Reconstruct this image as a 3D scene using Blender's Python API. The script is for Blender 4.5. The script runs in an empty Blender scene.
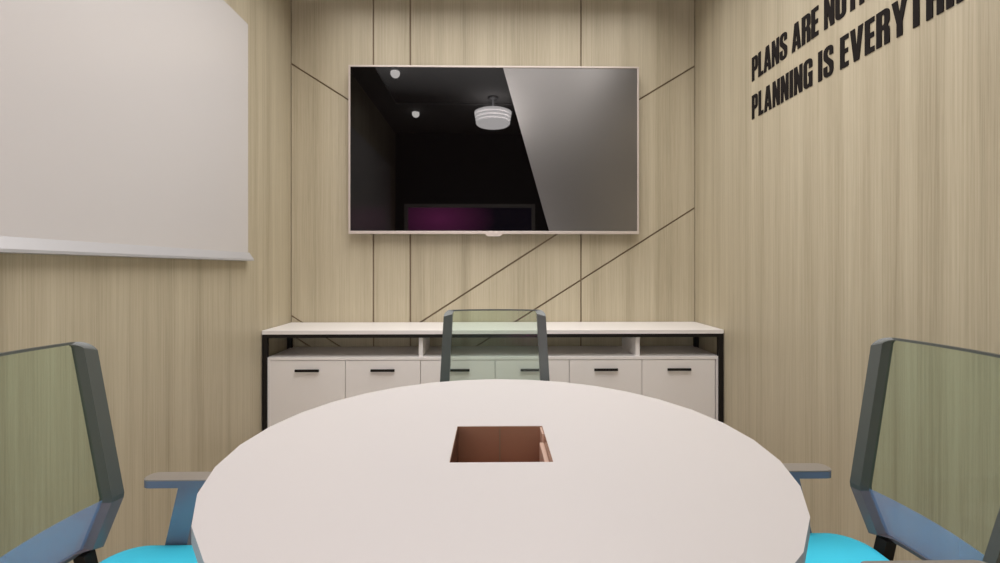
import bpy, bmesh, math, random
from mathutils import Vector, Matrix
random.seed(4)
FZ = -.05                                   # floor level
S = bpy.context.scene
COL = S.collection
R = math.radians

# ------------------------------------------------------------------ helpers
def link(name, bm, mat, parent=None, smooth=False):
    bmesh.ops.recalc_face_normals(bm, faces=bm.faces[:])
    me = bpy.data.meshes.new(name); bm.to_mesh(me); bm.free()
    if smooth:
        for p in me.polygons: p.use_smooth = True
    o = bpy.data.objects.new(name, me); COL.objects.link(o)
    if mat: me.materials.append(mat)
    if parent: o.parent = parent
    return o
def tag(o, label, cat, group=None):
    o['label'] = label; o['category'] = cat
    if group: o['group'] = group
    return o
def thing(name, label, cat, loc=(0, 0, 0), rz=0, group=None):
    o = bpy.data.objects.new(name, None); COL.objects.link(o)
    o.empty_display_size = .1
    o.location = loc; o.rotation_euler = (0, 0, rz)
    return tag(o, label, cat, group)
def struct(name, bm, mat):
    o = link(name, bm, mat); o['kind'] = 'structure'; return o
def box(bm, x0, x1, y0, y1, z0, z1, bev=0.0, seg=2):
    r = bmesh.ops.create_cube(bm, size=1)
    vs = r['verts']
    for v in vs:
        v.co = Vector(((x0+x1)/2 + v.co.x*(x1-x0), (y0+y1)/2 + v.co.y*(y1-y0), (z0+z1)/2 + v.co.z*(z1-z0)))
    if bev > 0:
        es = {e for v in vs for e in v.link_edges}
        bmesh.ops.bevel(bm, geom=list(es), offset=bev, segments=seg, affect='EDGES', profile=.5)
    return bm
def bxm(*a, **k): return box(bmesh.new(), *a, **k)
def lathe(bm, prof, c=(0, 0, 0), n=32):
    rings = []
    for r, z in prof:
        rings.append([bm.verts.new((c[0]+r*math.cos(2*math.pi*i/n), c[1]+r*math.sin(2*math.pi*i/n), c[2]+z)) for i in range(n)])
    for a, b in zip(rings, rings[1:]):
        for i in range(n):
            bm.faces.new((a[i], a[(i+1) % n], b[(i+1) % n], b[i]))
    bm.faces.new(rings[0]); bm.faces.new(rings[-1])
    return bm
def prism(bm, pts, axis, a, b):
    """polygon pts (2D) extruded along axis between a and b"""
    def P(p, t):
        if axis == 'x': return (t, p[0], p[1])
        if axis == 'y': return (p[0], t, p[1])
        return (p[0], p[1], t)
    A = [bm.verts.new(P(p, a)) for p in pts]; B = [bm.verts.new(P(p, b)) for p in pts]
    n = len(pts)
    bm.faces.new(A); bm.faces.new(B[::-1])
    for i in range(n): bm.faces.new((A[i], A[(i+1) % n], B[(i+1) % n], B[i]))
    return bm
def hexa(bm, lo, hi):
    """loft between two quads (4 points each)"""
    A = [bm.verts.new(p) for p in lo]; B = [bm.verts.new(p) for p in hi]
    bm.faces.new(A); bm.faces.new(B[::-1])
    for i in range(4): bm.faces.new((A[i], A[(i+1) % 4], B[(i+1) % 4], B[i]))
    return bm

# ------------------------------------------------------------------ materials
def mat(name, col, rough=.5, metal=0., spec=.5, coat=0., bump=None):
    m = bpy.data.materials.new(name); m.use_nodes = True
    nt = m.node_tree; b = nt.nodes['Principled BSDF']
    b.inputs['Base Color'].default_value = (*col, 1)
    b.inputs['Roughness'].default_value = rough
    b.inputs['Metallic'].default_value = metal
    b.inputs['Specular IOR Level'].default_value = spec
    b.inputs['Coat Weight'].default_value = coat
    if bump:
        sc, st = bump
        n = nt.nodes.new('ShaderNodeTexNoise'); n.inputs['Scale'].default_value = sc
        tc = nt.nodes.new('ShaderNodeTexCoord'); nt.links.new(tc.outputs['Object'], n.inputs['Vector'])
        bp = nt.nodes.new('ShaderNodeBump'); bp.inputs['Strength'].default_value = st; bp.inputs['Distance'].default_value = .002
        nt.links.new(n.outputs['Fac'], bp.inputs['Height']); nt.links.new(bp.outputs['Normal'], b.inputs['Normal'])
    return m
def emit(name, col, s):
    m = bpy.data.materials.new(name); m.use_nodes = True
    nt = m.node_tree; b = nt.nodes['Principled BSDF']
    b.inputs['Base Color'].default_value = (*col, 1)
    b.inputs['Emission Color'].default_value = (*col, 1)
    b.inputs['Emission Strength'].default_value = s
    return m
def wood(name, dark, mid, light, rough=.42):
    """vertical straight grained veneer: fine streaks, broad bands, pores"""
    m = bpy.data.materials.new(name); m.use_nodes = True
    nt = m.node_tree; b = nt.nodes['Principled BSDF']
    tc = nt.nodes.new('ShaderNodeTexCoord')
    def noise(scale, detail, rgh):
        mp = nt.nodes.new('ShaderNodeMapping'); mp.inputs['Scale'].default_value = scale
        nt.links.new(tc.outputs['Object'], mp.inputs['Vector'])
        n = nt.nodes.new('ShaderNodeTexNoise'); n.inputs['Scale'].default_value = 1
        n.inputs['Detail'].default_value = detail; n.inputs['Roughness'].default_value = rgh
        nt.links.new(mp.outputs['Vector'], n.inputs['Vector']); return n.outputs['Fac']
    fine = noise((150, 150, 1.6), 3, .6)
    band = noise((9, 9, .10), 4, .6)
    pore = noise((420, 420, 9), 2, .5)
    def math_(op, a, bb):
        n = nt.nodes.new('ShaderNodeMath'); n.operation = op
        for i, v in enumerate((a, bb)):
            if isinstance(v, (int, float)): n.inputs[i].default_value = v
            else: nt.links.new(v, n.inputs[i])
        return n.outputs[0]
    s = math_('ADD', math_('ADD', math_('MULTIPLY', fine, .33), math_('MULTIPLY', band, .53)), math_('MULTIPLY', pore, .14))
    cr = nt.nodes.new('ShaderNodeValToRGB')
    cr.color_ramp.elements[0].position = .36; cr.color_ramp.elements[0].color = (*dark, 1)
    cr.color_ramp.elements[1].position = .64; cr.color_ramp.elements[1].color = (*light, 1)
    e = cr.color_ramp.elements.new(.5); e.color = (*mid, 1)
    nt.links.new(s, cr.inputs['Fac']); nt.links.new(cr.outputs['Color'], b.inputs['Base Color'])
    b.inputs['Roughness'].default_value = rough
    b.inputs['Specular IOR Level'].default_value = .35
    bp = nt.nodes.new('ShaderNodeBump'); bp.inputs['Strength'].default_value = .06; bp.inputs['Distance'].default_value = .001
    nt.links.new(fine, bp.inputs['Height']); nt.links.new(bp.outputs['Normal'], b.inputs['Normal'])
    return m
def see_through(name, tint, gloss=.06, rough=.05, body=(.30, .36, .31), f0=.012):
    """tinted see-through sheet with a clear gloss"""
    m = bpy.data.materials.new(name); m.use_nodes = True
    nt = m.node_tree
    for n in list(nt.nodes):
        if n.type == 'BSDF_PRINCIPLED': nt.nodes.remove(n)
    out = [n for n in nt.nodes if n.type == 'OUTPUT_MATERIAL'][0]
    tr = nt.nodes.new('ShaderNodeBsdfTransparent'); tr.inputs['Color'].default_value = (*tint, 1)
    gl = nt.nodes.new('ShaderNodeBsdfGlossy'); gl.inputs['Roughness'].default_value = rough
    lw_ = nt.nodes.new('ShaderNodeLayerWeight')
    pw_ = nt.nodes.new('ShaderNodeMath'); pw_.operation = 'POWER'; pw_.inputs[1].default_value = 4
    nt.links.new(lw_.outputs['Facing'], pw_.inputs[0])
    fr = nt.nodes.new('ShaderNodeMath'); fr.operation = 'MULTIPLY_ADD'; fr.inputs[1].default_value = .5; fr.inputs[2].default_value = f0
    nt.links.new(pw_.outputs[0], fr.inputs[0])
    mx = nt.nodes.new('ShaderNodeMixShader')
    nt.links.new(fr.outputs[0], mx.inputs[0]); nt.links.new(tr.outputs[0], mx.inputs[1]); nt.links.new(gl.outputs[0], mx.inputs[2])
    df = nt.nodes.new('ShaderNodeBsdfDiffuse'); df.inputs['Color'].default_value = (*body, 1)
    m2 = nt.nodes.new('ShaderNodeMixShader'); m2.inputs[0].default_value = gloss
    nt.links.new(mx.outputs[0], m2.inputs[1]); nt.links.new(df.outputs[0], m2.inputs[2])
    nt.links.new(m2.outputs[0], out.inputs['Surface'])
    return m

M_WOOD = wood('pale oak veneer', (.37, .320, .220), (.490, .432, .308), (.575, .515, .378))
M_GROOVE = mat('panel groove brown', (.22, .165, .105), .8)
M_FLOOR = wood('floor boards', (.30, .24, .18), (.38, .31, .24), (.45, .37, .29), .4)
M_CEIL = mat('grey ceiling', (.22, .215, .21), .8, bump=(60, .2))
M_REAR = mat('charcoal wall paint', (.06, .06, .065), .7, bump=(80, .2))
M_WHITE = mat('white lacquer', (.87, .85, .83), .32, bump=(200, .02))
M_TOP = mat('white table laminate', (.60, .578, .568), .4, bump=(250, .02))
M_EDGE = mat('shaded table edge', (.30, .33, .37), .4, bump=(200, .02))  # side shade and bluish reflection put into the edge colour
M_BLACK = mat('black metal', (.010, .008, .007), .55, spec=.25, bump=(200, .03))
M_BOARD = mat('white board enamel', (.62, .60, .585), .22, bump=(4, .02))
M_TRAY = mat('pale aluminium', (.47, .47, .475), .4, .2, bump=(150, .02))
M_TVFRAME = mat('silver bezel', (.62, .55, .50), .35, .3, bump=(150, .02))
M_TVBACK = mat('dark tv back', (.02, .02, .02), .5, bump=(150, .05))
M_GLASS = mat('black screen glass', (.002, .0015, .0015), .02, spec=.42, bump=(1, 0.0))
M_GLARE = mat('grey screen glare', (.25, .24, .23), .30, .85, bump=(1, 0.0))  # slanted screen glare put into a material of its own
M_FRAME = mat('dark grey green frame', (.084, .095, .088), .32, .1, .6, bump=(150, .02))
M_FRAMELOW = mat('frame with taupe reflection', (.19, .17, .18), .18, .1, .6, bump=(150, .02))  # reflection on the lower back frame put into its colour
M_ARMREFL = mat('taupe arm reflection', (.26, .235, .205), .3, spec=.5, bump=(200, .05))  # grazing reflection on the arm tops put into a colour
M_ARM = mat('slate blue arm plastic', (.15, .185, .255), .2, .1, .8, bump=(150, .02))
M_SEAT = mat('cyan seat fabric', (.05, .68, .92), .75, bump=(500, .3))
M_MESH = see_through('green tinted back sheet', (.865, .93, .885), .03)
M_LUMBAR = see_through('lumbar sheet with blue reflection', (.86, .90, .96), .34, .08, (.40, .52, .82), .06)  # blue reflection of the seat put into the tint
M_COPPER = mat('copper brown lining', (.37, .21, .14), .22, .2, bump=(30, .05))
M_COPPERLIT = mat('copper lining highlight', (.72, .52, .42), .25, .2, bump=(30, .05))  # pale reflections inside the cable box put into a colour
M_TEXT = mat('near black vinyl', (.012, .009, .008), .8, spec=.15, bump=(200, .02))
M_GREYBASE = mat('grey painted metal', (.30, .30, .31), .4, .4, bump=(200, .02))
M_DOT = emit('downlight lens', (1, .95, .92), 12)
M_SHADE = emit('pleated lamp shade', (1, .955, .95), 9)

# ------------------------------------------------------------------ room shell
XL, XR, YB, YR, ZC = -1.432, 1.451, 3.28, -.36, 3.12
struct('floor', bxm(XL-.1, XR+.1, YR-.1, YB+.1, FZ-.1, FZ), M_FLOOR)
struct('ceiling', bxm(XL-.1, XR+.1, YR-.1, YB+.1, ZC, ZC+.1), M_CEIL)
struct('wall_left', bxm(XL-.1, XL, YR-.1, YB+.1, FZ, ZC), M_WOOD)
struct('wall_right', bxm(XR, XR+.1, YR-.1, YB+.1, FZ, ZC), M_WOOD)

# back wall: veneer panels on a dark backing, separated by V grooves
def clip(poly, nx, nz, d):                 # keep nx*x+nz*z <= d
    out = []
    for i in range(len(poly)):
        p, q = poly[i], poly[(i+1) % len(poly)]
        a = nx*p[0]+nz*p[1]-d; b = nx*q[0]+nz*q[1]-d
        if a <= 0: out.append(p)
        if (a < 0 < b) or (b < 0 < a):
            t = a/(a-b); out.append((p[0]+t*(q[0]-p[0]), p[1]+t*(q[1]-p[1])))
    return out
GW = .0056                                  # half a groove
def strip(x0, x1, lines):
    """panels between x0 and x1 cut by straight lines (x, z, slope), top to bottom"""
    base = [(x0+GW, FZ), (x1-GW, FZ), (x1-GW, ZC), (x0+GW, ZC)]
    cuts = [None]+list(lines)+[None]
    out = []
    for up, dn in zip(cuts, cuts[1:]):
        p = base
        if up:
            x, z, m = up; k = math.hypot(1, m)
            p = clip(p, -m/k, 1/k, (z-m*x)/k-GW)
        if dn:
            x, z, m = dn; k = math.hypot(1, m)
            p = clip(p, m/k, -1/k, (m*x-z)/k-GW)
        if len(p) > 2: out.append(p)
    return out
bm = bmesh.new()
box(bm, XL-.1, XR+.1, YB+.009, YB+.1, FZ, ZC)
for f in bm.faces: f.material_index = 1
x1, x2, x3 = -.849, -.588, .629
polys = strip(XL, x1, [(-1.43, 2.604, -.63), (-1.43, .819, -.642), (-1.43, .684, -.642)])
polys += strip(x1, x2, [])
polys += strip(x2, x3, [(.443, 1.389, .646), (1.441, 1.583, .632)])
polys += strip(x3, XR, [(1.441, 2.601, .604), (1.441, 1.583, .632)])
n0 = len(bm.faces)
for p in polys: prism(bm, p, 'y', YB, YB+.009)
o = struct('wall_back', bm, M_WOOD); o.data.materials.append(M_GROOVE)

# wall behind the camera with its dark shopfront window and a magenta glow beyond
wx0, wx1, wz1 = -1.30, .62, 2.08
bm = bmesh.new()
box(bm, XL-.1, wx0, YR-.1, YR, FZ, ZC); box(bm, wx1, XR+.1, YR-.1, YR, FZ, ZC)
box(bm, wx0, wx1, YR-.1, YR, wz1, ZC); box(bm, wx0, wx1, YR-.1, YR, FZ, .1)
struct('wall_rear', bm, M_REAR)
win = thing('window_1', 'dark framed window in the rear wall with a magenta glow', 'window', (0, YR, 0))
win['kind'] = 'structure'
bm = bmesh.new()
box(bm, wx0, wx1, -.06, .02, wz1-.05, wz1); box(bm, wx0, wx1, -.06, .02, .1, .15)
box(bm, wx0+.05, wx1-.05, -.06, .02, 1.55, 1.61); box(bm, wx0, wx0+.05, -.06, .02, .15, wz1-.05); box(bm, wx1-.05, wx1, -.06, .02, .15, wz1-.05)
link('window_frame', bm, mat('window frame grey', (.75, .72, .7), .4, bump=(100, .05)), win)
m = bpy.data.materials.new('magenta lit pane'); m.use_nodes = True
nt = m.node_tree; b = nt.nodes['Principled BSDF']; b.inputs['Base Color'].default_value = (.01, .008, .012, 1)
tc = nt.nodes.new('ShaderNodeTexCoord'); mp = nt.nodes.new('ShaderNodeMapping')
mp.inputs['Location'].default_value = (.94, 0, -4.1); mp.inputs['Scale'].default_value = (1.2, 0, 2.2)
gr = nt.nodes.new('ShaderNodeTexGradient'); gr.gradient_type = 'SPHERICAL'
nt.links.new(tc.outputs['Object'], mp.inputs['Vector']); nt.links.new(mp.outputs['Vector'], gr.inputs['Vector'])
cr = nt.nodes.new('ShaderNodeValToRGB'); cr.color_ramp.elements[0].color = (.02, .015, .04, 1); cr.color_ramp.elements[1].color = (.75, .10, .45, 1)
nt.links.new(gr.outputs['Fac'], cr.inputs['Fac']); nt.links.new(cr.outputs['Color'], b.inputs['Emission Color'])
b.inputs['Emission Strength'].default_value = 2
link('window_or_fill_pane', bxm(wx0+.05, wx1-.05, -.05, -.04, 1.61, wz1-.05), m, win)
fp = link('window_or_fill_pane', bxm(wx0+.05, wx1-.05, -.05, -.04, .15, 1.55), emit('added fill pane', (1, .97, .95), 1.8), win)  # unseen glowing pane added as fill light from behind the camera
fp['label'] = 'glowing lower pane added for fill light'

# ------------------------------------------------------------------ television
TY = 3.21
tx0, tx1, tz0, tz1 = -1.003, 1.023, 1.393, 2.566
tv = thing('television', 'wide wall television with black glass and thin silver bezel on panelled wall', 'television', (0, TY, 0))
link('back_shell', bxm(tx0+.004, tx1-.004, .012, .05, tz0+.004, tz1-.004, bev=.004), M_TVBACK, tv)
bw, bb = .0125, .021
bm = bmesh.new()
box(bm, tx0, tx1, -.004, .014, tz0, tz0+bb, bev=.002); box(bm, tx0, tx1, -.004, .014, tz1-bw, tz1, bev=.002)
box(bm, tx0, tx0+bw, -.004, .014, tz0+bb, tz1-bw, bev=.001); box(bm, tx1-bw, tx1, -.004, .014, tz0+bb, tz1-bw, bev=.001)
link('bezel', bm, M_TVFRAME, tv)
sx0, sx1, sz0, sz1 = tx0+bw, tx1-bw, tz0+bb, tz1-bw
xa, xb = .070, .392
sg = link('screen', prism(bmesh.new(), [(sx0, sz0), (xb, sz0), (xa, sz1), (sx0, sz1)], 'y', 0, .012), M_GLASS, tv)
sf = link('screen_glare', prism(bmesh.new(), [(xb, sz0), (sx1, sz0), (sx1, sz1), (xa, sz1)], 'y', 0, .012), M_GLARE, tv)  # glare wedge modelled as its own piece of the screen
sf['label'] = 'grey glare painted as a satin part of the screen right of a slanted edge'
link('logo_tab', prism(bmesh.new(), [(-.060, tz0+.004), (.072, tz0+.004), (.050, tz0-.016), (-.038, tz0-.016)], 'y', -.008, .012), M_TVFRAME, tv)
link('wall_bracket', bxm(-.3, .3, .048, .0695, 1.8, 2.2, bev=.004), M_BLACK, tv)

# ------------------------------------------------------------------ white board on the left wall
wb = thing('whiteboard', 'large blank whiteboard with pale tray hung on the left wood wall', 'whiteboard', (XL, 0, 0))
link('board', bxm(.001, .018, .05, 2.68, 1.245, 2.567, bev=.003), M_BOARD, wb)
bm = bmesh.new()
# sloped tray: section in x-z swept along y, its near end a touch higher
sec = [(.002, 1.253), (.019, 1.253), (.045, 1.216), (.046, 1.206), (.002, 1.204)]
A = [bm.verts.new((x, 2.69, z-.006)) for x, z in sec]
B = [bm.verts.new((x, .05, z+.012)) for x, z in sec]
bm.faces.new(A); bm.faces.new(B[::-1])
for i in range(5): bm.faces.new((A[i], A[(i+1) % 5], B[(i+1) % 5], B[i]))
link('tray', bm, M_TRAY, wb)

# ------------------------------------------------------------------ wall lettering (condensed block capitals)
CAP = .132
def arc(cx, cz, rx, rz, a0, a1, n=8):
    return [(cx+rx*math.cos(R(a0+(a1-a0)*i/n)), cz+rz*math.sin(R(a0+(a1-a0)*i/n))) for i in range(n+1)]
def glyph(ch):
    """outline contours (list of (outer, holes)) in units of cap height, and width"""
    st, h = .165, .13          # stem width, bar height
    def rect(a, b, c, d): return ([(a, c), (b, c), (b, d), (a, d)], [])
    if ch == 'I': return [rect(0, .18, 0, 1)], .18
    if ch == 'L': return [([(0, 0), (.33, 0), (.33, .15), (.175, .15), (.175, 1), (0, 1)], [])], .33
    if ch == 'E': return [([(0, 0), (.34, 0), (.34, .15), (.175, .15), (.175, .43), (.315, .43), (.315, .57), (.175, .57), (.175, .85), (.335, .85), (.335, 1), (0, 1)], [])], .34
    if ch == 'T': return [([(.125, 0), (.30, 0), (.30, .85), (.425, .85), (.425, 1), (0, 1), (0, .85), (.125, .85)], [])], .425
    if ch == 'H': return [([(0, 0), (.17, 0), (.17, .42), (.275, .42), (.275, 0), (.445, 0), (.445, 1), (.275, 1), (.275, .57), (.17, .57), (.17, 1), (0, 1)], [])], .445
    if ch == 'N': return [([(0, 0), (.155, 0), (.155, .50), (.285, 0), (.45, 0), (.45, 1), (.295, 1), (.295, .50), (.165, 1), (0, 1)], [])], .45
    if ch == 'A': return [([(0, 0), (.17, 0), (.192, .18), (.298, .18), (.32, 0), (.49, 0), (.345, 1), (.145, 1)], [[(.208, .32), (.245, .72), (.282, .32)]])], .49
    if ch == 'V': return [([(.145, 0), (.345, 0), (.49, 1), (.315, 1), (.245, .36), (.175, 1), (0, 1)], [])], .49
    if ch == 'Y': return [([(.155, 0), (.33, 0), (.33, .37), (.485, 1), (.315, 1), (.245, .60), (.17, 1), (0, 1), (.155, .37)], [])], .485
    if ch == 'P':
        out = [(0, 0), (.175, 0), (.175, .39), (.26, .39)] + arc(.27, .55, .15, .16, -90, 0, 5) + arc(.27, .84, .15, .16, 0, 90, 5) + [(0, 1)]
        return [(out, [[(.175, .53), (.175, .87)] + arc(.205, .80, .05, .07, 90, 0, 4) + arc(.205, .60, .05, .07, 0, -90, 4)])], .42
    if ch == 'R':
        out = [(0, 0), (.175, 0), (.175, .44), (.20, .44)] + arc(.21, .37, .055, .07, 90, 0, 4) + [(.265, 0), (.44, 0), (.44, .33)] + arc(.35, .40, .085, .09, 0, 60, 3) + [(.385, .52)] + arc(.29, .64, .15, .13, -45, 0, 3) + arc(.29, .83, .15, .17, 0, 90, 5) + [(0, 1)]
        return [(out, [[(.175, .57), (.175, .87)] + arc(.215, .80, .055, .07, 90, 0, 4) + arc(.215, .64, .055, .07, 0, -90, 4)])], .44
    if ch == 'O':
        out = arc(.17, .17, .17, .17, 180, 270, 5) + arc(.27, .17, .17, .17, 270, 360, 5) + arc(.27, .83, .17, .17, 0, 90, 5) + arc(.17, .83, .17, .17, 90, 180, 5)
        hole = arc(.22, .20, .05, .06, 180, 360, 6) + arc(.22, .80, .05, .06, 0, 180, 6)
        return [(out, [hole])], .44
    if ch == 'G':
        out = arc(.17, .17, .17, .17, 180, 270, 5) + [(.30, .03), (.335, 0), (.44, 0), (.44, .53), (.24, .53), (.24, .40), (.275, .40), (.275, .20)] + arc(.22, .19, .052, .06, 0, -180, 6) + arc(.22, .81, .052, .06, 180, 0, 6) + [(.272, .66), (.44, .66), (.44, .80)] + arc(.27, .83, .17, .17, 0, 90, 5) + arc(.17, .83, .17, .17, 90, 180, 5)
        return [(out, [])], .44
    if ch == 'S':
        out = ([(0, .36), (0, .20)] + arc(.16, .17, .16, .17, 190, 270, 5) + arc(.28, .17, .16, .17, 270, 360, 5) + arc(.29, .34, .15, .17, 0, 50, 4)
               + [(.21, .64)] + arc(.22, .76, .05, .08, 210, 130, 4) + arc(.22, .83, .05, .05, 100, 0, 4) + [(.27, .68), (.43, .68), (.43, .80)]
               + arc(.27, .83, .16, .17, 0, 90, 5) + arc(.17, .83, .165, .17, 90, 180, 5) + arc(.155, .68, .15, .17, 180, 235, 4)
               + [(.23, .37)] + arc(.22, .25, .055, .08, 40, -10, 3) + arc(.22, .17, .055, .045, 0, -180, 5) + [(.165, .36)])
        return [(out, [])], .44
WALLX = XR-.0032
def lettering(text, y_start, z_base, label, track):
    root = thing('wall_lettering', label, 'lettering', (XR, y_start, z_base), 0, None)
    pen = 0.
    for ch in text:
        if ch == ' ': pen += .225*CAP; continue
        cont, w = glyph(ch)
        cu = bpy.data.curves.new('letter', 'CURVE'); cu.dimensions = '2D'; cu.fill_mode = 'BOTH'
        cu.extrude = .0016
        for out, holes in cont:
            for c in [out]+holes:
                sp = cu.splines.new('POLY'); sp.points.add(len(c)-1); sp.use_cyclic_u = True
                for p, q in zip(sp.points, c): p.co = (q[0]*CAP, q[1]*CAP, 0, 1)
        tmp = bpy.data.objects.new('letter_tmp', cu); COL.objects.link(tmp)
        dg = bpy.context.evaluated_depsgraph_get(); dg.update()
        me = bpy.data.meshes.new_from_object(tmp.evaluated_get(dg))
        bpy.data.objects.remove(tmp)
        # letter plane: its x runs along -Y, its y up, facing -X
        me.transform(Matrix(((0, 0, -1, -.0018), (-1, 0, 0, -pen), (0, 1, 0, 0), (0, 0, 0, 1))))
        me.name = 'letter'
        o = bpy.data.objects.new('letter', me); COL.objects.link(o); o.parent = root
        me.materials.clear(); me.materials.append(M_TEXT)
        pen += (w+track-(.035 if ch == 'Y' else 0))*CAP
    return root
lettering('PLANS ARE NOTHING', 2.553, 2.201, 'upper line of black block capitals starting PLANS ARE on right wall', .051)
lettering('PLANNING IS EVERYTHING', 2.553, 1.989, 'lower line of black block capitals starting PLANNING IS on right wall', .068)

# ------------------------------------------------------------------ sideboard along the back wall
sb = thing('sideboard', 'long white six door sideboard with black frame and raised top along back wall', 'sideboard', (0, 0, 0))
F = 2.862                                    # front plane
link('top_slab', bxm(XL+.004, XR-.004, F, YB-.004, .746, .771, bev=.0015), M_WHITE, sb)
bm = bmesh.new()
lw = .028
for x in (XL+.006, XR-.006-lw):
    box(bm, x, x+lw, F+.002, F+.002+lw, FZ, .7455, bev=.001); box(bm, x, x+lw, YB-.045-lw, YB-.045, FZ, .7455, bev=.001)
    box(bm, x, x+lw, F+.033, YB-.045-lw, .7245, .7455)
box(bm, XL+.006+lw, XR-.006-lw, F+.002, F+.024, .7245, .7455)
box(bm, XL+.006+lw, XR-.006-lw, YB-.07, YB-.045, .7245, .7455)
link('metal_frame', bm, M_BLACK, sb)
bx0, bx1 = -1.406, 1.429
BZ0, BZ1 = .10, .602
bm = bmesh.new()
FB = F+.012
box(bm, bx0, bx1, FB, YB-.02, BZ1-.018, BZ1, bev=.001)
box(bm, bx0, bx0+.024, FB, YB-.02, BZ0, BZ1-.018); box(bm, bx1-.024, bx1, FB, YB-.02, BZ0, BZ1-.018)
box(bm, bx0+.024, bx1-.024, FB, YB-.02, BZ0, BZ0+.02); box(bm, bx0+.024, bx1-.024, YB-.03, YB-.02, BZ0+.02, BZ1-.018)
edges = [-1.386, -.919, -.452, .013, .478, .936, 1.400]
for e in edges[1:-1]: box(bm, e-.009, e+.009, FB+.02, YB-.03, BZ0+.02, BZ1-.018)
link('carcass', bm, M_WHITE, sb)
for a, b_ in zip(edges, edges[1:]):
    d = link('door', bxm(a+.0019, b_-.0019, FB+.0020, FB+.0185, BZ0+.022, BZ1-.021, bev=.0012), M_WHITE, sb)
    c = (a+b_)/2
    bm = bmesh.new()
    box(bm, c-.074, c+.074, FB-.014, FB-.004, .5135, .5285, bev=.001)
    box(bm, c-.07, c-.06, FB-.004, FB+.0005, .517, .525); box(bm, c+.06, c+.07, FB-.004, FB+.0005, .517, .525)
    h = link('handle', bm, M_BLACK, d); h['label'] = 'black bar handle'
for x in (-.452, .913):
    link('divider', bxm(x-.013, x+.013, F+.026, YB-.075, BZ1, .7455, bev=.001), M_WHITE, sb)

# ------------------------------------------------------------------ round table
TX, TYC, TR, TH = .018, 1.096, .612, .75
tb = thing('meeting_table', 'round white meeting table with a square cable box in its middle', 'table', (TX, TYC, 0))
def round_top(z0, z1, n=32, hole=.1115):
    bm = bmesh.new()
    def ring(z):
        o = [bm.verts.new((TR*math.cos(2*math.pi*(i+.06)/n), TR*math.sin(2*math.pi*(i+.06)/n), z)) for i in range(n)]
        h = [bm.verts.new((sx*hole, sy*hole, z)) for sx, sy in ((-1, -1), (1, -1), (1, 1), (-1, 1))]
        eo = [bm.edges.new((o[i], o[(i+1) % n])) for i in range(n)]
        eh = [bm.edges.new((h[i], h[(i+1) % 4])) for i in range(4)]
        bmesh.ops.triangle_fill(bm, edges=eo+eh, use_beauty=True)
        return o, h
    ot, ht = ring(z1); ob, hb = ring(z0)
    side = []
    for a, b_ in ((ot, ob), (ht, hb)):
        for i in range(len(a)):
            f = bm.faces.new((a[i], a[(i+1) % len(a)], b_[(i+1) % len(a)], b_[i]))
            if a is ot: side.append(f)
    return bm, side
bm, side = round_top(TH-.028, TH)
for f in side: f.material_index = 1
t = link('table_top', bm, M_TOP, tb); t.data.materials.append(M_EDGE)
h = .1113
bm = bmesh.new()
zb = TH-.13
for q in ((-h, h, h-.0012, h), (-h, h, -h, -h+.0012)): box(bm, q[0], q[1], q[2], q[3], zb, TH-.001)
box(bm, -h, -h+.0012, -h+.0012, h-.0012, zb, TH-.001); box(bm, h-.0012, h, -h+.0012, h-.0012, zb, TH-.001)
box(bm, -h+.0012, h-.0012, -h+.0012, h-.0012, zb, zb+.006)
cbx = link('cable_box', bm, M_COPPER, tb); cbx['label'] = 'copper brown lined square recess'
bm = bmesh.new()
box(bm, -.0015, .0015, h-.0018, h-.0011, zb+.006, TH-.004)
link('seam', bm, M_GROOVE, cbx)
bm = bmesh.new(); box(bm, h-.013, h-.0012, -h+.002, h-.055, zb+.006, TH-.022, bev=.002); box(bm, h-.006, h-.0012, h-.05, h-.0015, zb+.006, TH-.003)
link('highlight_strip', bm, M_COPPERLIT, cbx)  # pale strips stand in for reflections on the box walls
link('shade_lining', bxm(-h+.0012, -h+.0028, -h+.0015, h-.0015, zb+.006, TH-.0015), mat('shaded brown lining', (.06, .03, .022), .25, bump=(100, .03)), cbx)  # dark strip stands in for shade on the left inner wall
link('highlight_strip', bxm(-h+.0028, -h+.0048, -h+.02, -h+.06, zb+.006, TH-.03), M_COPPERLIT, cbx)
link('pedestal', lathe(bmesh.new(), [(.075, FZ+.03), (.055, FZ+.05), (.05, .10), (.05, .56), (.06, .60), (.06, TH-.131)]), M_GREYBASE, tb, True)
link('base_plate', lathe(bmesh.new(), [(.33, FZ), (.335, FZ+.006), (.33, FZ+.016), (.09, FZ+.03)], n=48), M_GREYBASE, tb)
link('support_ring', lathe(bmesh.new(), [(.20, TH-.045), (.22, TH-.043), (.22, TH-.0285), (.20, TH-.0285)], n=40) if False else bxm(-.4, .4, .16, .2, TH-.058, TH-.0285, bev=.002), M_GREYBASE, tb)
link('support_ring', bxm(-.4, .4, -.2, -.16, TH-.058, TH-.0285, bev=.002), M_GREYBASE, tb)

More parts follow.
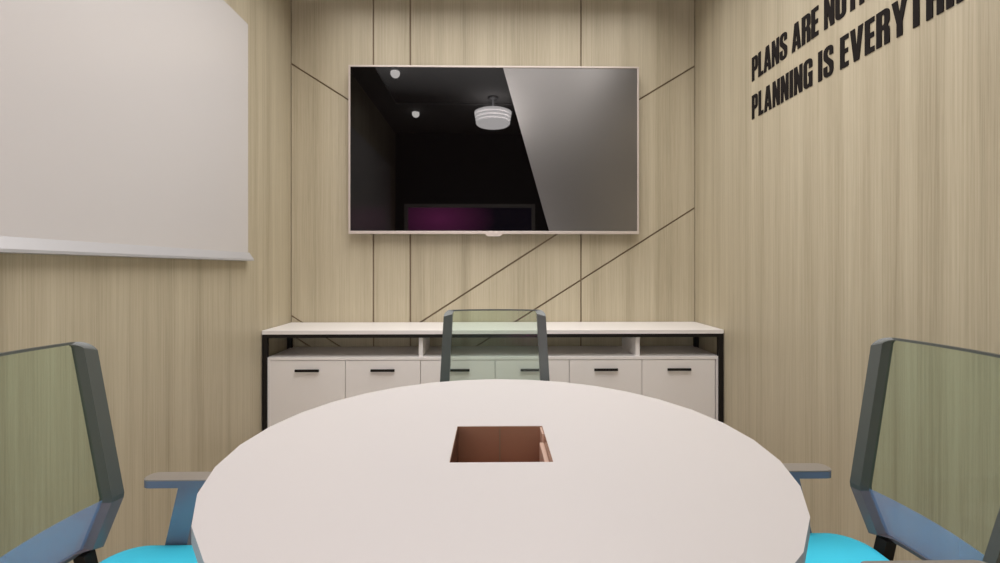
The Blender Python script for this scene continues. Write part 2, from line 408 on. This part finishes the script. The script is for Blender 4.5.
# ------------------------------------------------------------------ task chairs
ZT, ZF, ZBm = .972, .570, .447               # back: top, fold and lower edge heights
def yfront(z, x=0.):
    return ylean(z)+.030*(x/.2)**2
def ylean(z):
    if z >= ZF: return -.100*(z-ZF)/(ZT-ZF)
    return -.030*(ZF-z)/(ZF-ZBm)
def ring_paths(ht, hf, hb, pw, bar, r_o=.026, r_i=.010):
    """outer and inner outlines of the back frame in x-z, matched point for point"""
    def half(z, ins):
        if z >= ZF: w = hf+(ht-hf)*(z-ZF)/(ZT-ZF)
        else: w = hf+(hb-hf)*(ZF-z)/(ZF-ZBm)
        return w-ins
    def side(ins, top, bot, r):
        pts = []
        for z in (bot, (bot+ZF)/2, ZF-.006, ZF+.006, ZF+.13, ZF+.26):
            pts.append((half(z, ins), z))
        zc = top-r; xc = half(zc, ins)-r
        for i in range(7):
            a = R(90*i/6); pts.append((xc+r*math.cos(a), zc+r*math.sin(a)))
        return pts
    o = side(0, ZT, ZBm, r_o); i = side(pw, ZT-bar, ZBm+bar+.004, r_i)
    def close(p):
        x, z = p[-1]; xb, zb_ = p[0]
        top = [(x*(1-2*k/12), z) for k in range(1, 12)]
        bot = [(-xb*(1-2*k/12), zb_) for k in range(1, 12)]
        return p+top+[(-q[0], q[1]) for q in p[::-1]]+bot
    o = close(o); i = close(i)

    return o, i, half
def ring_inset(d):
    """how far the front of the back frame steps back: none on the posts, d along the thin top and bottom bars"""
    p = [0]*6+[d*k/6 for k in range(7)]
    return p+[d]*11+p[::-1]+[d]*11
def build_chair(label, loc, rz, ht, hf, hb, seat_half, pw, group=None):
    root = thing('task_chair', label, 'chair', loc, rz, group)
    bar, dep, inset = .006, .032, .021
    o, i, half = ring_paths(ht, hf, hb, pw, bar)
    ins_ = ring_inset(inset)
    bm = bmesh.new(); n = len(o)
    def V(p, back, k): return bm.verts.new((p[0], yfront(p[1], p[0])-(dep if back else ins_[k]), p[1]))
    of, inf, ob, ib = [[V(p, b_, k) for k, p in enumerate(path)] for path, b_ in ((o, 0), (i, 0), (o, 1), (i, 1))]
    for k in range(n):
        j = (k+1) % n
        bm.faces.new((of[k], of[j], inf[j], inf[k])); bm.faces.new((ob[k], ob[j], ib[j], ib[k]))
        bm.faces.new((of[k], of[j], ob[j], ob[k])); bm.faces.new((inf[k], inf[j], ib[j], ib[k]))
    for f in bm.faces:
        if f.calc_center_median().z < ZF-.003: f.material_index = 1
    bf = link('back_frame', bm, M_FRAME, root); bf.data.materials.append(M_FRAMELOW)
    # see-through sheets: the tall upper one and the lumbar one folded back under it
    NC = 14
    for nm, mt_, zs in (('back_panel', M_MESH, (ZF, ZT-.004)), ('lumbar_panel', M_LUMBAR, (ZBm+.008, ZF))):
        bm = bmesh.new(); fr, bk = [], []
        for z in zs:
            w = half(z, pw)+.004
            if z > ZF: w -= .004
            xs = [w*(2*k/NC-1) for k in range(NC+1)]
            fr.append([bm.verts.new((x, yfront(z, x)-inset-.003, z)) for x in xs])
            bk.append([bm.verts.new((x, yfront(z, x)-inset-.006, z)) for x in xs])
        for g in (fr, bk):
            for k in range(NC): bm.faces.new((g[0][k], g[0][k+1], g[1][k+1], g[1][k]))
        for k in range(NC):
            for e in (0, 1): bm.faces.new((fr[e][k], fr[e][k+1], bk[e][k+1], bk[e][k]))
        for e in (0, NC): bm.faces.new((fr[0][e], fr[1][e], bk[1][e], bk[0][e]))
        p = link(nm, bm, mt_, root)
        p['label'] = 'green tinted see-through sheet' if nm == 'back_panel' else 'see-through lumbar sheet tinted with the blue seat reflection'
    # bracket from seat to back
    bm = bmesh.new()
    for s in (-1, 1):
        bm = bmesh.new()
        x = s*(hb-.028)
        hexa(bm, [(x-.016, .0, .355), (x+.016, .0, .355), (x+.016, -.03, .355), (x-.016, -.03, .355)],
             [(x-.016, -.022, ZBm+.002), (x+.016, -.022, ZBm+.002), (x+.016, -.050, ZBm+.002), (x-.016, -.050, ZBm+.002)])
        box(bm, x-.016, x+.016, -.03, .16, .335, .356)
        link('back_bracket', bm, M_BLACK, root)
    # seat cushion: rounded outline, domed edge
    sh, y0, y1 = seat_half, -.004, .44
    def outline(ins):
        r = .085-ins*.5; pts = []
        for cx, cy, a0 in ((sh-ins-r, y1-ins-r, 0), (-(sh-ins-r), y1-ins-r, 90), (-(sh-ins-r), y0+ins+r, 180), (sh-ins-r, y0+ins+r, 270)):
            pts += arc(cx, cy, r, r, a0, a0+90, 8)
        return pts
    bm = bmesh.new(); lay = []
    for ins, z in ((.02, .358), (.004, .366), (0, .380), (0, .412), (.004, .422), (.012, .429), (.03, .4325)):
        lay.append([bm.verts.new((x, y, z)) for x, y in outline(ins)])
    for a, b_ in zip(lay, lay[1:]):
        for k in range(len(a)): bm.faces.new((a[k], a[(k+1) % len(a)], b_[(k+1) % len(a)], b_[k]))
    bm.faces.new(lay[0][::-1]); bm.faces.new(lay[-1])
    st = link('seat', bm, M_SEAT, root, True); st['label'] = 'bright cyan cushion'
    # arms
    for s in (-1, 1):
        xa_, xb_ = s*(seat_half-.012), s*(seat_half+.039)
        x0, x1_ = min(xa_, xb_), max(xa_, xb_)
        def pad(r_, ins):
            pts = []
            for cx, cy, a0 in ((x1_-ins-r_, .31-ins-r_, 0), (x0+ins+r_, .31-ins-r_, 90), (x0+ins+r_, .055+ins+r_, 180), (x1_-ins-r_, .055+ins+r_, 270)):
                pts += arc(cx, cy, r_, r_, a0, a0+90, 6)
            return pts
        bm = prism(bmesh.new(), pad(.023, 0), 'z', .580, .5985)
        ar = link('armrest', bm, M_ARM, root)
        pd = link('arm_reflection', prism(bmesh.new(), pad(.021, .001), 'z', .5985, .6015), M_ARMREFL, ar); pd['label'] = 'thin layer painted with the taupe reflection on the armrest'
        bm = bmesh.new()
        xm = s*(seat_half+.014)
        hexa(bm, [(xm-.012, .098, .36), (xm+.012, .098, .36), (xm+.012, .157, .36), (xm-.012, .157, .36)],
             [(xm-.012, .148, .581), (xm+.012, .148, .581), (xm+.012, .203, .581), (xm-.012, .203, .581)])
        box(bm, min(xm, s*.1), max(xm, s*.1), .098, .150, .340, .3605)
        link('arm_support', bm, M_ARM, ar)
    # mechanism, gas column, five star base, casters
    cy = .20
    link('tilt_mechanism', bxm(-.10, .10, cy-.11, cy+.11, .312, .3585, bev=.008), M_BLACK, root)
    link('gas_column', lathe(bmesh.new(), [(.028, FZ+.085), (.028, .20), (.018, .205), (.018, .314)], (0, cy, 0), 20), M_BLACK, root, True)
    base = link('star_base', lathe(bmesh.new(), [(.04, .062), (.045, .07), (.045, .10), (.03, .115)], (0, cy, FZ), 20), M_GREYBASE, root, True)
    for k in range(5):
        a = R(90+72*k); c_, s_ = math.cos(a), math.sin(a)
        def W(r, t, z): return (c_*r-s_*t, cy+s_*r+c_*t, z+FZ)
        lg = link('leg', hexa(bmesh.new(), [W(.03, -.022, .068), W(.03, .022, .068), W(.03, .022, .102), W(.03, -.022, .102)],
                              [W(.275, -.013, .060), W(.275, .013, .060), W(.275, .013, .080), W(.275, -.013, .080)]), M_GREYBASE, base)
        bm = bmesh.new()
        for t in (-.013, .013):
            mt = Matrix.Translation(W(.262, t, .026)) @ Matrix.Rotation(a, 4, 'Z') @ Matrix.Rotation(R(90), 4, 'X')
            bmesh.ops.create_cone(bm, cap_ends=True, segments=20, radius1=.026, radius2=.026, depth=.018, matrix=mt)
        mt = Matrix.Translation(W(.262, 0, .045))
        bmesh.ops.create_cone(bm, cap_ends=True, segments=12, radius1=.006, radius2=.006, depth=.034, matrix=mt)
        link('caster', bm, M_BLACK, root)
    return root
build_chair('chair left of the round table, cyan seat, green see-through back at left wall', (-.992, 1.04, 0), R(-90), .205, .183, .160, .206, .030)
build_chair('chair right of the round table, cyan seat, green see-through back at right wall', (1.006, 1.070, 0), R(90), .214, .182, .160, .205, .027)
build_chair('chair behind the round table with its back to the white sideboard', (.008, 1.985, 0), R(180), .226, .238, .225, .245, .038)

# ------------------------------------------------------------------ lamps
for x, y, where in ((-.975, 1.82, 'left front of television'), (.985, 1.82, 'right front of television'), (-.975, .60, 'left and nearer the window wall'), (.985, .60, 'right and nearer the window wall')):
    d = thing('ceiling_downlight', 'small round ceiling downlight, ' + where, 'downlight', (x, y, ZC), 0, 'recessed downlights in the dark ceiling')
    bm = bmesh.new(); lathe(bm, [(.060, -.001), (.060, -.008), (.05, -.012)], n=32)
    link('trim_ring', bm, M_GREYBASE, d)
    link('lens', lathe(bmesh.new(), [(.046*math.cos(R(t)), -.03+.046*math.sin(R(t))) for t in range(20, -90, -10)]+[(.003, -.0758)], n=32), M_DOT, d, True)
pl = thing('ceiling_lamp', 'pale drum ceiling lamp of pleated rings over the table', 'lamp', (.0, 1.1, ZC))
link('canopy', lathe(bmesh.new(), [(.06, -.001), (.06, -.02), (.012, -.03), (.012, -.164)], n=24), M_GREYBASE, pl, True)
bm = bmesh.new()
prof = []
z = -.17
for k in range(4):
    prof += [(.200-.006*k, z), (.216-.006*k, z-.008), (.214-.006*k, z-.022), (.199-.006*k, z-.036)]; z -= .038
lathe(bm, prof, n=48)
link('shade', bm, M_SHADE, pl)

def area(name, loc, sx, sy, power, rot=(0, 0, 0), spread=180, col=(1, .96, .95)):
    l = bpy.data.lights.new(name, 'AREA'); l.shape = 'RECTANGLE'; l.size = sx; l.size_y = sy
    l.energy = power; l.color = col; l.spread = R(spread)
    o = bpy.data.objects.new(name, l); COL.objects.link(o); o.location = loc; o.rotation_euler = rot
    return o
lp = thing('added_fill_light', 'wide fill light panel added under the dark ceiling', 'lamp', (0, 2.0, ZC))  # unseen area light with a rim, added to brighten the room
bm = bmesh.new()
PX, PY = 1.15, 1.08
for q in ((-PX-.03, PX+.03, PY, PY+.03), (-PX-.03, PX+.03, -PY-.03, -PY), (-PX-.03, -PX, -PY, PY), (PX, PX+.03, -PY, PY)):
    box(bm, *q, -.02, -.0005)
link('fill_panel_rim', bm, M_CEIL, lp)
a = area('added_fill_lamp', (0, 0, -.012), 2*PX, 2*PY, 53, spread=140); a.parent = lp

# ------------------------------------------------------------------ world and camera
w = bpy.data.worlds.new('World'); S.world = w; w.use_nodes = True
w.node_tree.nodes['Background'].inputs['Color'].default_value = (.8, .85, 1, 1)
w.node_tree.nodes['Background'].inputs['Strength'].default_value = .05
cam = bpy.data.cameras.new('camera'); co = bpy.data.objects.new('camera', cam); COL.objects.link(co)
cam.sensor_width = 36; cam.lens = 36*460/1000; cam.clip_start = .02
cam.shift_y = -.0155
co.location = (0, 0, 1.17); co.rotation_euler = (R(90), 0, -math.atan(7/460))
S.camera = co
S.view_settings.view_transform = 'Standard'; S.view_settings.look = 'None'
S.view_settings.gamma = 1; S.view_settings.use_curve_mapping = False; S.view_settings.exposure = 0
